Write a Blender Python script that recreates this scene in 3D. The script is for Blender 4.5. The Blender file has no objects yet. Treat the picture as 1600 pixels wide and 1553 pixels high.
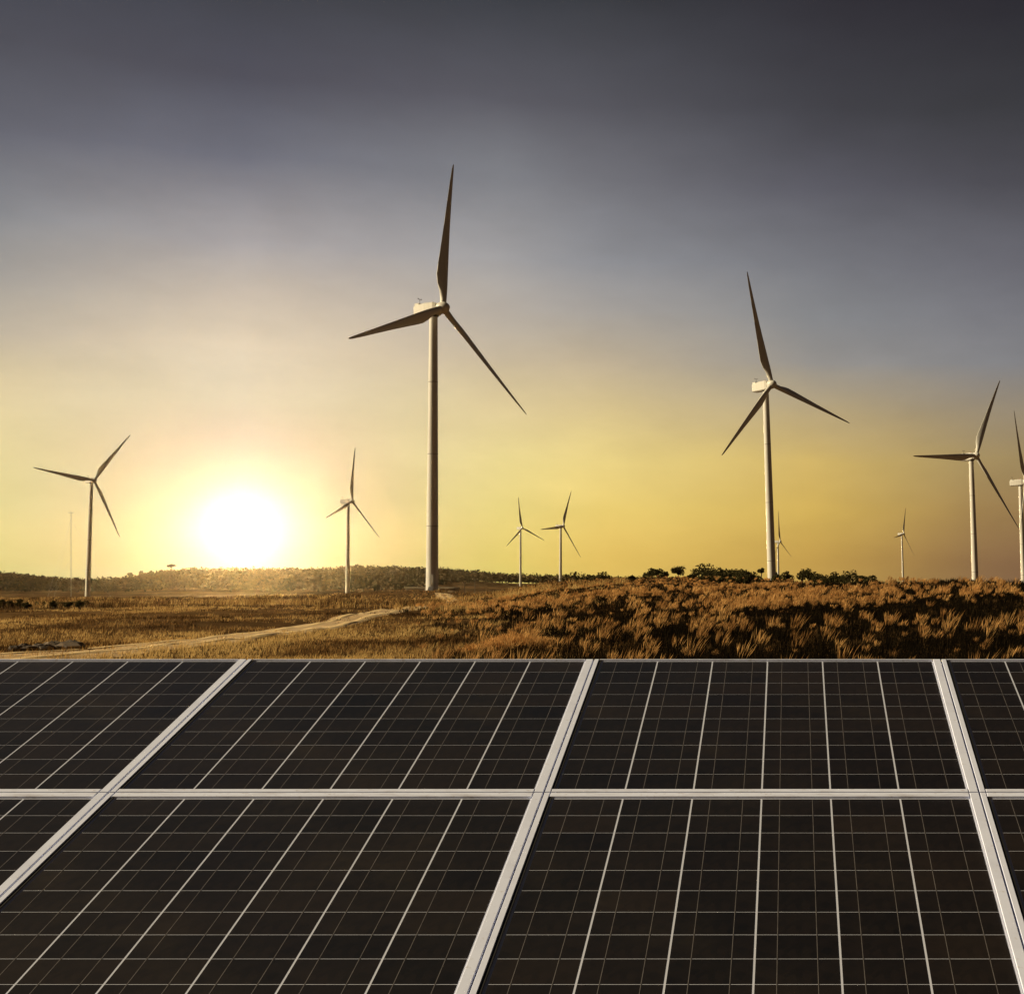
import bpy, math, random
import numpy as np
from mathutils import Matrix, Vector

random.seed(7)
RNG = np.random.default_rng(11)
scene = bpy.context.scene
COL = scene.collection
R = math.radians

# ------------------------------------------------------------------ camera
F_PX, CX, CY, W_PX = 2150.0, 1235.0, 910.0, 1600.0     # focal length and optical axis in photo pixels (a shifted crop)
EYE = 2.2
cam_d = bpy.data.cameras.new('camera')
cam = bpy.data.objects.new('camera', cam_d); COL.objects.link(cam)
cam.location = (0, 0, EYE); cam.rotation_euler = (R(90), 0, 0)
cam_d.sensor_fit = 'HORIZONTAL'; cam_d.sensor_width = 36.0
cam_d.lens = 36.0 * F_PX / W_PX
cam_d.shift_x = (800 - CX) / W_PX
cam_d.shift_y = (CY - 776.5) / W_PX
cam_d.clip_start = 0.05; cam_d.clip_end = 20000
scene.camera = cam

# ------------------------------------------------------------------ view
scene.view_settings.view_transform = 'Standard'
scene.view_settings.look = 'None'
scene.view_settings.exposure = 0.25
scene.view_settings.gamma = 1.0
scene.view_settings.use_curve_mapping = False
scene.cycles.use_denoising = True
scene.cycles.volume_bounces = 0
scene.cycles.max_bounces = 6
scene.cycles.transparent_max_bounces = 8

# ------------------------------------------------------------------ sky
def lin(*rgb):
    return tuple(((c / 255.0) / 12.92 if c / 255.0 <= 0.04045 else ((c / 255.0 + 0.055) / 1.055) ** 2.4) for c in rgb)

SUN_AZ = math.atan((380 - CX) / F_PX)                  # the bright sun seen just over the wooded ridge
SUN_EL = math.atan((CY - 828) / F_PX)
SUN_DIR = Vector((math.sin(SUN_AZ) * math.cos(SUN_EL), math.cos(SUN_AZ) * math.cos(SUN_EL), math.sin(SUN_EL)))

world = bpy.data.worlds.new('World'); scene.world = world; world.use_nodes = True
nt = world.node_tree; nt.nodes.clear()
def wn(t, **kw):
    n = nt.nodes.new(t)
    for k, v in kw.items(): setattr(n, k, v)
    return n
def wmath(op, a, b=None, c=None):
    n = wn('ShaderNodeMath', operation=op)
    for i, v in enumerate((a, b, c)):
        if v is None: continue
        if isinstance(v, (int, float)): n.inputs[i].default_value = v
        else: nt.links.new(v, n.inputs[i])
    return n.outputs[0]
def ramp_node(tree, fac, stops, interp='LINEAR'):
    n = tree.nodes.new('ShaderNodeValToRGB'); r = n.color_ramp; r.interpolation = interp
    while len(r.elements) > 1: r.elements.remove(r.elements[-1])
    r.elements[0].position = stops[0][0]; r.elements[0].color = (*stops[0][1], 1)
    for p, c in stops[1:]:
        e = r.elements.new(p); e.color = (*c, 1)
    tree.links.new(fac, n.inputs[0]); return n.outputs[0]
tc = wn('ShaderNodeTexCoord')
dirv = tc.outputs['Generated']
sep = wn('ShaderNodeSeparateXYZ'); nt.links.new(dirv, sep.inputs[0])
el = wmath('MULTIPLY', wmath('ARCSINE', sep.outputs['Z']), 180 / math.pi)          # elevation, degrees
# slow unevenness of a veiled evening sky
nz = wn('ShaderNodeTexNoise'); nz.inputs['Scale'].default_value = 9.0; nz.inputs['Detail'].default_value = 5.0; nz.inputs['Roughness'].default_value = 0.55
mp = wn('ShaderNodeMapping'); mp.inputs['Scale'].default_value = (1, 1, 2.6)
nt.links.new(dirv, mp.inputs[0]); nt.links.new(mp.outputs[0], nz.inputs[0])
el_w = wmath('ADD', el, wmath('MULTIPLY', wmath('SUBTRACT', nz.outputs[0], 0.5), 1.0))
dot = wn('ShaderNodeVectorMath', operation='DOT_PRODUCT'); nt.links.new(dirv, dot.inputs[0]); dot.inputs[1].default_value = SUN_DIR
gam = wmath('MULTIPLY', wmath('ARCCOSINE', wmath('MINIMUM', dot.outputs['Value'], 0.9999999)), 180 / math.pi)   # angle from the sun
hd = wmath('ADD', wmath('MULTIPLY', sep.outputs['X'], math.sin(SUN_AZ)), wmath('MULTIPLY', sep.outputs['Y'], math.cos(SUN_AZ)))
hc = wmath('SUBTRACT', wmath('MULTIPLY', sep.outputs['X'], math.cos(SUN_AZ)), wmath('MULTIPLY', sep.outputs['Y'], math.sin(SUN_AZ)))
daz = wmath('ADD', wmath('MULTIPLY', wmath('ARCTAN2', hc, hd), 0.5 / math.pi), 0.5)      # bearing from the sun, 0.5 = towards it
# the evening sky as rows of elevation, each fading with the bearing from the sun
SKY_ROWS = [0.8, 3.0, 5.0, 7.0, 9.0, 11.0, 13.0, 16.0, 19.0, 23.0]
SKY_COLS = [-8.4, 0.0, 9.5, 13.5, 22.8, 30.0]
SKY_TABLE = [[[0.5717, 0.5433, 0.2132], [0.35, 0.35, 0.26], [0.6182, 0.5396, 0.1494], [0.674, 0.4774, 0.1128], [0.4756, 0.2947, 0.0685], [0.2154, 0.1229, 0.0604]], [[0.5705, 0.5585, 0.2716], [0.35, 0.38, 0.34], [0.6107, 0.5611, 0.2066], [0.7021, 0.5519, 0.1609], [0.5705, 0.3878, 0.0926], [0.2843, 0.18, 0.0738]], [[0.6155, 0.5684, 0.3107], [0.4295, 0.42, 0.3666], [0.6684, 0.601, 0.2748], [0.7055, 0.5802, 0.2207], [0.5561, 0.3972, 0.1222], [0.3142, 0.2302, 0.1058]], [[0.5953, 0.5245, 0.3341], [0.527, 0.5256, 0.4134], [0.6066, 0.5232, 0.2968], [0.5903, 0.4866, 0.2528], [0.4147, 0.3288, 0.1806], [0.274, 0.2243, 0.1546]], [[0.4012, 0.3747, 0.3125], [0.6148, 0.5524, 0.4316], [0.4569, 0.4038, 0.3012], [0.4435, 0.3782, 0.2687], [0.253, 0.2485, 0.2418], [0.1998, 0.2034, 0.2187]], [[0.2848, 0.2915, 0.2872], [0.4566, 0.4187, 0.3653], [0.3773, 0.3563, 0.325], [0.3164, 0.3089, 0.2977], [0.1999, 0.212, 0.2307], [0.162, 0.1657, 0.1899]], [[0.1786, 0.2033, 0.2344], [0.3095, 0.3151, 0.3393], [0.2998, 0.3095, 0.3279], [0.2232, 0.2413, 0.2718], [0.1501, 0.1587, 0.1838], [0.1239, 0.1258, 0.1509]], [[0.0895, 0.1052, 0.1435], [0.1038, 0.1248, 0.1731], [0.1695, 0.1868, 0.2175], [0.1305, 0.1402, 0.1676], [0.0821, 0.0848, 0.1097], [0.0583, 0.0581, 0.0734]], [[0.0502, 0.0588, 0.0831], [0.0471, 0.0575, 0.0887], [0.0747, 0.0814, 0.1076], [0.0699, 0.0753, 0.0976], [0.0382, 0.0404, 0.0527], [0.0329, 0.0338, 0.0417]], [[0.0264, 0.035, 0.0543], [0.0214, 0.0296, 0.0411], [0.0204, 0.0281, 0.0399], [0.025, 0.0306, 0.0409], [0.0208, 0.0205, 0.0296], [0.0172, 0.016, 0.0233]]]
rowcol = None
for k, row in enumerate(SKY_TABLE):
    first, last = row[0], row[-1]
    pos = lambda c: c / 360.0 + 0.5
    stops = [(0.0, tuple(v * 0.18 for v in last)), (pos(-110), tuple(v * 0.22 for v in last)), (pos(-60), tuple(v * 0.42 for v in last)), (pos(-25), tuple(v * 0.62 for v in first))]
    stops += [(pos(c), tuple(v)) for c, v in zip(SKY_COLS, row)] + [(pos(60), tuple(v * 0.42 for v in last)), (pos(110), tuple(v * 0.22 for v in last)), (1.0, tuple(v * 0.18 for v in last))]
    rc = ramp_node(nt, daz, stops)
    if rowcol is None: rowcol = rc
    else:
        wgt = wn('ShaderNodeMapRange', interpolation_type='LINEAR'); nt.links.new(el_w, wgt.inputs[0])
        wgt.inputs[1].default_value = SKY_ROWS[k - 1]; wgt.inputs[2].default_value = SKY_ROWS[k]
        mx = wn('ShaderNodeMix', data_type='RGBA'); nt.links.new(wgt.outputs[0], mx.inputs[0]); nt.links.new(rowcol, mx.inputs[6]); nt.links.new(rc, mx.inputs[7]); rowcol = mx.outputs[2]
def gauss(width, amp):
    q = wmath('DIVIDE', gam, width)
    return wmath('MULTIPLY', wmath('EXPONENT', wmath('MULTIPLY', wmath('MULTIPLY', q, q), -1.0)), amp)
def tint(val, col):
    n = wn('ShaderNodeVectorMath', operation='SCALE'); n.inputs[0].default_value = col; nt.links.new(val, n.inputs['Scale']); return n.outputs[0]
def vadd(a, b):
    n = wn('ShaderNodeVectorMath', operation='ADD'); nt.links.new(a, n.inputs[0]); nt.links.new(b, n.inputs[1]); return n.outputs[0]
glow = vadd(vadd(tint(gauss(0.34, 7500.0), (1.0, 0.66, 0.28)), tint(gauss(1.35, 0.5), (0.8, 0.9, 1.0))), tint(gauss(3.2, 0.14), (0.5, 0.75, 1.0)))
nishita = wn('ShaderNodeTexSky', sky_type='NISHITA'); nishita.sun_disc = False
nishita.sun_elevation = SUN_EL; nishita.sun_rotation = SUN_AZ; nishita.dust_density = 3.0; nishita.altitude = 200
bg1 = wn('ShaderNodeBackground'); nt.links.new(nishita.outputs[0], bg1.inputs[0]); bg1.inputs[1].default_value = 0.05
bg2 = wn('ShaderNodeBackground')
mot = wn('ShaderNodeTexNoise'); mot.inputs['Scale'].default_value = 16.0; mot.inputs['Detail'].default_value = 8.0; mot.inputs['Roughness'].default_value = 0.6
nt.links.new(mp.outputs[0], mot.inputs[0])
mscale = wn('ShaderNodeVectorMath', operation='SCALE'); nt.links.new(rowcol, mscale.inputs[0]); nt.links.new(wmath('ADD', wmath('MULTIPLY', mot.outputs[0], 0.24), 0.88), mscale.inputs['Scale'])
nt.links.new(vadd(mscale.outputs[0], glow), bg2.inputs[0]); bg2.inputs[1].default_value = 1.0
ash = wn('ShaderNodeMixShader'); ash.inputs[0].default_value = 0.9; nt.links.new(bg1.outputs[0], ash.inputs[1]); nt.links.new(bg2.outputs[0], ash.inputs[2])
wo = wn('ShaderNodeOutputWorld'); nt.links.new(ash.outputs[0], wo.inputs[0])
world.cycles.sampling_method = 'MANUAL'; world.cycles.sample_map_resolution = 2048

# ------------------------------------------------------------------ sun lamp (side light that shapes the towers and the grass)
LAMP_AZ, LAMP_EL = R(-96), R(25)
sun_d = bpy.data.lights.new('sun', 'SUN'); sun_d.energy = 5.0; sun_d.angle = R(0.6); sun_d.color = (1.0, 0.82, 0.52)
sun = bpy.data.objects.new('sun', sun_d); COL.objects.link(sun)
ld = Vector((math.sin(LAMP_AZ) * math.cos(LAMP_EL), math.cos(LAMP_AZ) * math.cos(LAMP_EL), math.sin(LAMP_EL)))
sun.rotation_euler = (-ld).to_track_quat('-Z', 'Y').to_euler(); sun.location = ld * 50 + Vector((0, 0, 20))

# ------------------------------------------------------------------ helpers
def tag(o, label=None, cat=None, group=None, kind=None):
    if label: o['label'] = label
    if cat: o['category'] = cat
    if group: o['group'] = group
    if kind: o['kind'] = kind
    return o
def empty(name, loc, rot=(0, 0, 0)):
    o = bpy.data.objects.new(name, None); COL.objects.link(o); o.location = loc; o.rotation_euler = rot
    o.empty_display_size = 0.2; return o
def link(name, me, parent=None, loc=None, rot=None):
    o = bpy.data.objects.new(name, me); COL.objects.link(o)
    if parent is not None: o.parent = parent
    if loc is not None: o.location = loc
    if rot is not None: o.rotation_euler = rot
    return o
def tri_mesh(name, V, T, mats, midx=None, smooth=False, attr=None):
    me = bpy.data.meshes.new(name)
    V = np.ascontiguousarray(V, np.float32); T = np.ascontiguousarray(T, np.int32)
    me.vertices.add(len(V)); me.vertices.foreach_set('co', V.ravel())
    me.loops.add(T.size); me.loops.foreach_set('vertex_index', T.ravel())
    me.polygons.add(len(T)); k = T.shape[1]
    me.polygons.foreach_set('loop_start', np.arange(0, T.size, k, dtype=np.int32))
    me.polygons.foreach_set('loop_total', np.full(len(T), k, np.int32))
    for m in (mats if isinstance(mats, (list, tuple)) else [mats]): me.materials.append(m)
    if midx is not None: me.polygons.foreach_set('material_index', np.ascontiguousarray(midx, np.int32))
    if smooth: me.polygons.foreach_set('use_smooth', np.ones(len(T), bool))
    me.update(calc_edges=True)
    if attr is not None:
        a = me.attributes.new('tint', 'FLOAT', 'POINT'); a.data.foreach_set('value', np.ascontiguousarray(attr, np.float32))
    me.validate(); return me
class MB:
    """collects simple solids into one mesh"""
    def __init__(s): s.v = []; s.f = []; s.m = []; s.sm = []
    def add(s, vs, fs, mi=0, smooth=False):
        b = len(s.v); s.v += [tuple(v) for v in vs]
        for f in fs: s.f.append(tuple(b + i for i in f)); s.m.append(mi); s.sm.append(smooth)
    def box(s, x0, x1, y0, y1, z0, z1, mi=0, bevel=0.0):
        if bevel <= 0:
            v = [(x0, y0, z0), (x1, y0, z0), (x1, y1, z0), (x0, y1, z0), (x0, y0, z1), (x1, y0, z1), (x1, y1, z1), (x0, y1, z1)]
            s.add(v, [(3, 2, 1, 0), (4, 5, 6, 7), (0, 1, 5, 4), (1, 2, 6, 5), (2, 3, 7, 6), (3, 0, 4, 7)], mi)
        else:
            b = bevel
            v = [(x0, y0, z0), (x1, y0, z0), (x1, y1, z0), (x0, y1, z0), (x0, y0, z1 - b), (x1, y0, z1 - b), (x1, y1, z1 - b), (x0, y1, z1 - b),
                 (x0 + b, y0 + b, z1), (x1 - b, y0 + b, z1), (x1 - b, y1 - b, z1), (x0 + b, y1 - b, z1)]
            s.add(v, [(3, 2, 1, 0), (8, 9, 10, 11), (0, 1, 5, 4), (1, 2, 6, 5), (2, 3, 7, 6), (3, 0, 4, 7), (4, 5, 9, 8), (5, 6, 10, 9), (6, 7, 11, 10), (7, 4, 8, 11)], mi)
    def rings(s, rings, mi=0, smooth=True, cap=True):
        n = len(rings[0]); v = [p for r in rings for p in r]; f = []
        for i in range(len(rings) - 1):
            for j in range(n): f.append((i * n + j, i * n + (j + 1) % n, (i + 1) * n + (j + 1) % n, (i + 1) * n + j))
        s.add(v, f, mi, smooth)
        if cap:
            s.add(rings[0], [tuple(range(n - 1, -1, -1))], mi); s.add(rings[-1], [tuple(range(n))], mi)
    def lathe(s, prof, n=24, mi=0, axis='z', c=(0, 0, 0), cap=True):
        rr = []
        for r, h in prof:
            ring = []
            for k in range(n):
                a = 2 * math.pi * k / n; p = (r * math.cos(a), r * math.sin(a), h)
                if axis == 'x': p = (h, r * math.cos(a), r * math.sin(a))
                ring.append((p[0] + c[0], p[1] + c[1], p[2] + c[2]))
            rr.append(ring)
        s.rings(rr, mi, True, cap)
    def tube(s, pts, rads, n=6, mi=0):
        rr = []
        for i, (p, r) in enumerate(zip(pts, rads)):
            p = Vector(p); a = Vector(pts[max(i - 1, 0)]); b = Vector(pts[min(i + 1, len(pts) - 1)])
            d = (b - a).normalized(); u = d.orthogonal().normalized(); w = d.cross(u)
            rr.append([tuple(p + (u * math.cos(t) + w * math.sin(t)) * r) for t in (2 * math.pi * k / n for k in range(n))])
        s.rings(rr, mi, True, True)
    def mesh(s, name, mats):
        me = bpy.data.meshes.new(name); me.from_pydata(s.v, [], s.f)
        for m in (mats if isinstance(mats, (list, tuple)) else [mats]): me.materials.append(m)
        me.polygons.foreach_set('material_index', s.m); me.polygons.foreach_set('use_smooth', s.sm); me.update(); return me
    def build(s, name, mats, parent=None, loc=None, rot=None):
        return link(name, s.mesh(name, mats), parent, loc, rot)

# ---- materials
def mat(name):
    m = bpy.data.materials.new(name); m.use_nodes = True; t = m.node_tree
    return m, t, t.nodes['Principled BSDF']
def noise(t, scale, detail=4, rough=0.55, coord='Object', vscale=None):
    tcn = t.nodes.new('ShaderNodeTexCoord'); n = t.nodes.new('ShaderNodeTexNoise')
    n.inputs['Scale'].default_value = scale; n.inputs['Detail'].default_value = detail; n.inputs['Roughness'].default_value = rough
    if vscale:
        mpn = t.nodes.new('ShaderNodeMapping'); mpn.inputs['Scale'].default_value = vscale
        t.links.new(tcn.outputs[coord], mpn.inputs[0]); t.links.new(mpn.outputs[0], n.inputs[0])
    else: t.links.new(tcn.outputs[coord], n.inputs[0])
    return n.outputs[0]
def mixc(t, fac, a, b, blend='MIX'):
    n = t.nodes.new('ShaderNodeMix'); n.data_type = 'RGBA'; n.blend_type = blend
    for i, v in ((0, fac), (6, a), (7, b)):
        if isinstance(v, (int, float)): n.inputs[i].default_value = v
        elif isinstance(v, tuple): n.inputs[i].default_value = (*v, 1)
        else: t.links.new(v, n.inputs[i])
    return n.outputs[2]
def bump(t, p, h, strength, dist=0.02):
    b = t.nodes.new('ShaderNodeBump'); b.inputs['Strength'].default_value = strength; b.inputs['Distance'].default_value = dist
    t.links.new(h, b.inputs['Height']); t.links.new(b.outputs[0], p.inputs['Normal'])

def m_paint():
    m, t, p = mat('turbine_paint')
    streak = noise(t, 0.9, 5, 0.6, 'Object', (1, 1, 0.12))
    p.inputs['Roughness'].default_value = 0.42
    t.links.new(ramp_node(t, streak, [(0.3, (0.62, 0.59, 0.53)), (0.6, (0.72, 0.70, 0.64))]), p.inputs['Base Color']); return m
def m_plain(name, col, rough=0.6, metal=0.0, var=0.25, scale=8.0):
    m, t, p = mat(name); n = noise(t, scale, 5)
    lo = tuple(c * (1 - var) for c in col); hi = tuple(min(1, c * (1 + var)) for c in col)
    t.links.new(ramp_node(t, n, [(0.3, lo), (0.7, hi)]), p.inputs['Base Color'])
    p.inputs['Roughness'].default_value = rough; p.inputs['Metallic'].default_value = metal; return m
def m_frame():
    m, t, p = mat('white_frame')
    n1 = noise(t, 9.0, 6, 0.65); n2 = noise(t, 60.0, 4, 0.6)
    c = ramp_node(t, n1, [(0.25, (0.34, 0.28, 0.24)), (0.30, (0.66, 0.70, 0.90)), (0.55, (0.74, 0.79, 1.0))])
    c = mixc(t, ramp_node(t, n2, [(0.26, (0.5,) * 3), (0.40, (0.0,) * 3)]), c, (0.50, 0.44, 0.38))
    t.links.new(c, p.inputs['Base Color']); p.inputs['Roughness'].default_value = 0.45; p.inputs['Metallic'].default_value = 0.0
    bump(t, p, n2, 0.15, 0.001); return m
def m_dirty_rail():
    m, t, p = mat('dirty_white_rail')
    n1 = noise(t, 5.0, 6, 0.7, 'Object', (1, 9, 1)); n2 = noise(t, 46.0, 5, 0.65, 'Object', (1, 2.5, 1))
    c = ramp_node(t, n1, [(0.31, (0.17, 0.12, 0.09)), (0.40, (0.60, 0.62, 0.76)), (0.5, (0.74, 0.79, 1.0))])
    c = mixc(t, ramp_node(t, n2, [(0.26, (0.8,) * 3), (0.42, (0.0,) * 3)]), c, (0.34, 0.27, 0.21))
    t.links.new(c, p.inputs['Base Color']); p.inputs['Roughness'].default_value = 0.6; return m
def m_cell():
    m, t, p = mat('silicon_cell')
    oi = t.nodes.new('ShaderNodeObjectInfo')
    v = t.nodes.new('ShaderNodeTexVoronoi'); v.inputs['Scale'].default_value = 60
    tcn = t.nodes.new('ShaderNodeTexCoord'); t.links.new(tcn.outputs['Object'], v.inputs[0])
    c = ramp_node(t, oi.outputs['Random'], [(0, (0.003, 0.003, 0.004)), (0.45, (0.008, 0.0065, 0.007)), (0.8, (0.013, 0.010, 0.009)), (1, (0.020, 0.014, 0.011))])
    c = mixc(t, 0.35, c, ramp_node(t, v.outputs['Color'], [(0.2, (0.005, 0.005, 0.006)), (0.8, (0.018, 0.013, 0.012))]))
    t.links.new(c, p.inputs['Base Color']); p.inputs['Roughness'].default_value = 0.45; p.inputs['Specular IOR Level'].default_value = 0.25
    return m
def m_glass():
    m = bpy.data.materials.new('cover_glass'); m.use_nodes = True; t = m.node_tree; t.nodes.clear()
    lw = t.nodes.new('ShaderNodeLayerWeight'); lw.inputs[0].default_value = 0.5
    pw = t.nodes.new('ShaderNodeMath'); pw.operation = 'POWER'; t.links.new(lw.outputs['Facing'], pw.inputs[0]); pw.inputs[1].default_value = 5.0
    fr = t.nodes.new('ShaderNodeMath'); fr.operation = 'MULTIPLY_ADD'; t.links.new(pw.outputs[0], fr.inputs[0]); fr.inputs[1].default_value = 0.9; fr.inputs[2].default_value = 0.03
    tr = t.nodes.new('ShaderNodeBsdfTransparent'); tr.inputs[0].default_value = (0.95, 0.95, 0.94, 1)
    gl = t.nodes.new('ShaderNodeBsdfGlossy'); gl.inputs['Roughness'].default_value = 0.12
    du = t.nodes.new('ShaderNodeBsdfGlossy'); du.inputs['Roughness'].default_value = 0.5
    n = noise(t, 3.0, 6, 0.6); n2 = noise(t, 42.0, 4, 0.6)
    du.inputs[0].default_value = (0.95, 0.74, 0.45, 1)
    m1 = t.nodes.new('ShaderNodeMixShader'); m2 = t.nodes.new('ShaderNodeMixShader')
    t.links.new(fr.outputs[0], m1.inputs[0]); t.links.new(tr.outputs[0], m1.inputs[1]); t.links.new(gl.outputs[0], m1.inputs[2])
    d1 = mixc(t, 1.0, ramp_node(t, n, [(0.34, (0.010,) * 3), (0.52, (0.026,) * 3), (0.70, (0.060,) * 3)]), ramp_node(t, n2, [(0.3, (0.75,) * 3), (0.7, (1.2,) * 3)]), 'MULTIPLY')
    t.links.new(d1, m2.inputs[0]); t.links.new(m1.outputs[0], m2.inputs[1]); t.links.new(du.outputs[0], m2.inputs[2])
    o = t.nodes.new('ShaderNodeOutputMaterial'); t.links.new(m2.outputs[0], o.inputs[0]); return m
def m_ground():
    m, t, p = mat('dry_ground')
    a = noise(t, 0.035, 6, 0.6); b = noise(t, 0.32, 6, 0.65); c = noise(t, 3.2, 6, 0.7)
    big = noise(t, 0.011, 5, 0.55)
    col = ramp_node(t, b, [(0.34, (0.036, 0.019, 0.009)), (0.50, (0.085, 0.046, 0.019)), (0.62, (0.19, 0.112, 0.046)), (0.78, (0.38, 0.25, 0.11))])
    col = mixc(t, ramp_node(t, a, [(0.40, (0, 0, 0)), (0.60, (0.75,) * 3)]), col, (0.20, 0.115, 0.046))
    col = mixc(t, ramp_node(t, big, [(0.42, (0.7,) * 3), (0.56, (0, 0, 0))]), col, (0.045, 0.026, 0.012))
    col = mixc(t, 0.55, col, mixc(t, 1.0, col, ramp_node(t, c, [(0.3, (0.25,) * 3), (0.7, (1.7,) * 3)]), 'MULTIPLY'))
    t.links.new(col, p.inputs['Base Color']); p.inputs['Roughness'].default_value = 1.0; p.inputs['Specular IOR Level'].default_value = 0.0
    bump(t, p, b, 0.7, 0.8); return m
def m_tint(name, stops, rough=0.8, trans=0.0):
    m, t, p = mat(name)
    at = t.nodes.new('ShaderNodeAttribute'); at.attribute_name = 'tint'
    c = ramp_node(t, at.outputs['Fac'], stops); t.links.new(c, p.inputs['Base Color'])
    p.inputs['Roughness'].default_value = rough; p.inputs['Specular IOR Level'].default_value = 0.0
    if trans:
        tl = t.nodes.new('ShaderNodeBsdfTranslucent'); t.links.new(c, tl.inputs[0])
        mx = t.nodes.new('ShaderNodeMixShader'); mx.inputs[0].default_value = trans
        o = t.nodes['Material Output']; t.links.new(p.outputs[0], mx.inputs[1]); t.links.new(tl.outputs[0], mx.inputs[2]); t.links.new(mx.outputs[0], o.inputs[0])
    return m
FLANGE = m_plain('flange_joint', (0.36, 0.34, 0.31), 0.6, 0, 0.2); PAINT = m_paint(); FRAME = m_frame(); RAILD = m_dirty_rail(); CELL = m_cell(); GLASS = m_glass(); GROUND = m_ground()
DARKEDGE = m_plain('black_shade_margin', (0.012, 0.011, 0.011), 0.7)  # black strips: rail wall's shade put into colour, plus the dark bottom margin
BACK = m_plain('white_backsheet', (0.75, 0.79, 0.98), 0.6, 0, 0.02, 4.0)
RIBBON = m_plain('busbar_tin', (0.22, 0.20, 0.20), 0.4, 0.3, 0.35, 14.0)
STEEL = m_plain('galvanised_steel', (0.34, 0.34, 0.35), 0.5, 0.6, 0.2)
DARKMETAL = m_plain('dark_fittings', (0.03, 0.03, 0.032), 0.5)
REDLAMP = m_plain('red_lens', (0.35, 0.05, 0.02), 0.3)
TRACK = m_plain('pale_track_dirt', (0.66, 0.46, 0.20), 0.95, 0, 0.3, 0.9); TRACKD = m_plain('track_dirt', (0.46, 0.30, 0.13), 0.95, 0, 0.5, 1.3)
SAND = m_plain('pale_sand', (0.58, 0.43, 0.22), 0.95, 0, 0.3, 1.1)
ROCK = m_plain('brown_rock', (0.10, 0.07, 0.045), 0.9, 0, 0.6, 3.0)
BARK = m_plain('bark', (0.07, 0.05, 0.035), 0.9, 0, 0.4, 2.0)
WALLP = m_plain('pale_render', (0.46, 0.38, 0.27), 0.9, 0, 0.15, 0.8)
ROOFM = m_plain('roof_sheet', (0.34, 0.28, 0.22), 0.7, 0, 0.2, 1.5)
LEAF_DARK = m_tint('dark_leaves', [(0, (0.022, 0.020, 0.010)), (0.5, (0.045, 0.040, 0.016)), (1, (0.085, 0.070, 0.026))], 0.8, 0.2)
LEAF_WOOD = m_tint('woodland_leaves', [(0, (0.016, 0.012, 0.005)), (0.55, (0.042, 0.027, 0.010)), (1, (0.095, 0.057, 0.020))], 1.0, 0.10)
GRASS_DARK = m_tint('shade_dark_grass_blades', [(0, (0.005, 0.004, 0.003)), (0.6, (0.012, 0.009, 0.005)), (1, (0.032, 0.020, 0.009))], 0.8, 0.2)  # blades coloured near black, the hill's shade put into their colour
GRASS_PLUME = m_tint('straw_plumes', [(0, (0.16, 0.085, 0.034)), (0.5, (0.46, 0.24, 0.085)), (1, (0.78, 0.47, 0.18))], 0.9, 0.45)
GRASS_DRY = m_tint('dry_grass_blades', [(0, (0.030, 0.017, 0.008)), (0.4, (0.16, 0.082, 0.030)), (0.7, (0.42, 0.25, 0.09)), (1, (0.70, 0.48, 0.19))], 0.85, 0.45)

# ------------------------------------------------------------------ terrain
def hash2(ix, iy, s):
    h = (ix * 374761393 + iy * 668265263 + s * 982451653) & 0x7fffffff
    h = ((h ^ (h >> 13)) * 1274126177) & 0x7fffffff
    return ((h ^ (h >> 16)) & 0xffff) / 65535.0
def vnoise(x, y, s):
    a = 0.7 + s * 1.37; x, y = x * math.cos(a) - y * math.sin(a), x * math.sin(a) + y * math.cos(a)
    ix = np.floor(x).astype(np.int64); iy = np.floor(y).astype(np.int64); fx = x - ix; fy = y - iy
    fx = fx * fx * (3 - 2 * fx); fy = fy * fy * (3 - 2 * fy)
    a = hash2(ix, iy, s); b = hash2(ix + 1, iy, s); c = hash2(ix, iy + 1, s); d = hash2(ix + 1, iy + 1, s)
    return (a * (1 - fx) + b * fx) * (1 - fy) + (c * (1 - fx) + d * fx) * fy - 0.5
def sstep(a, b, x):
    t = np.clip((x - a) / (b - a), 0, 1); return t * t * (3 - 2 * t)
BEAR = lambda px: np.degrees(np.arctan((np.asarray(px, float) - CX) / F_PX))     # compass bearing from the array
def px_x(px, d): return (px - CX) / F_PX * d
HC_PX = np.array([560, 700, 760, 815, 870, 950, 1050, 1150, 1250, 1330, 1400, 1520, 1600, 1800])
HC_Y = np.array([934, 929, 921, 914, 907, 901, 898, 901, 905, 908, 906, 901, 901, 900])
HC_D = np.array([340, 330, 315, 300, 285, 260, 240, 210, 170, 140, 120, 105, 100, 95])
HC_B = BEAR(HC_PX); HC_Z = EYE + (CY - HC_Y) / F_PX * HC_D - 0.42
RT_PX = np.array([-200, 0, 60, 110, 160, 200, 260, 300, 440, 480, 560, 640, 700, 800, 900, 1000, 1300])
RT_Y = np.array([888, 893, 900, 906, 908, 902, 891, 888, 888, 889, 884, 886, 889, 897, 899, 902, 910])
RT_B = BEAR(RT_PX); RT_Z = EYE + (CY - RT_Y) / F_PX * 2150 - 15
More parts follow.
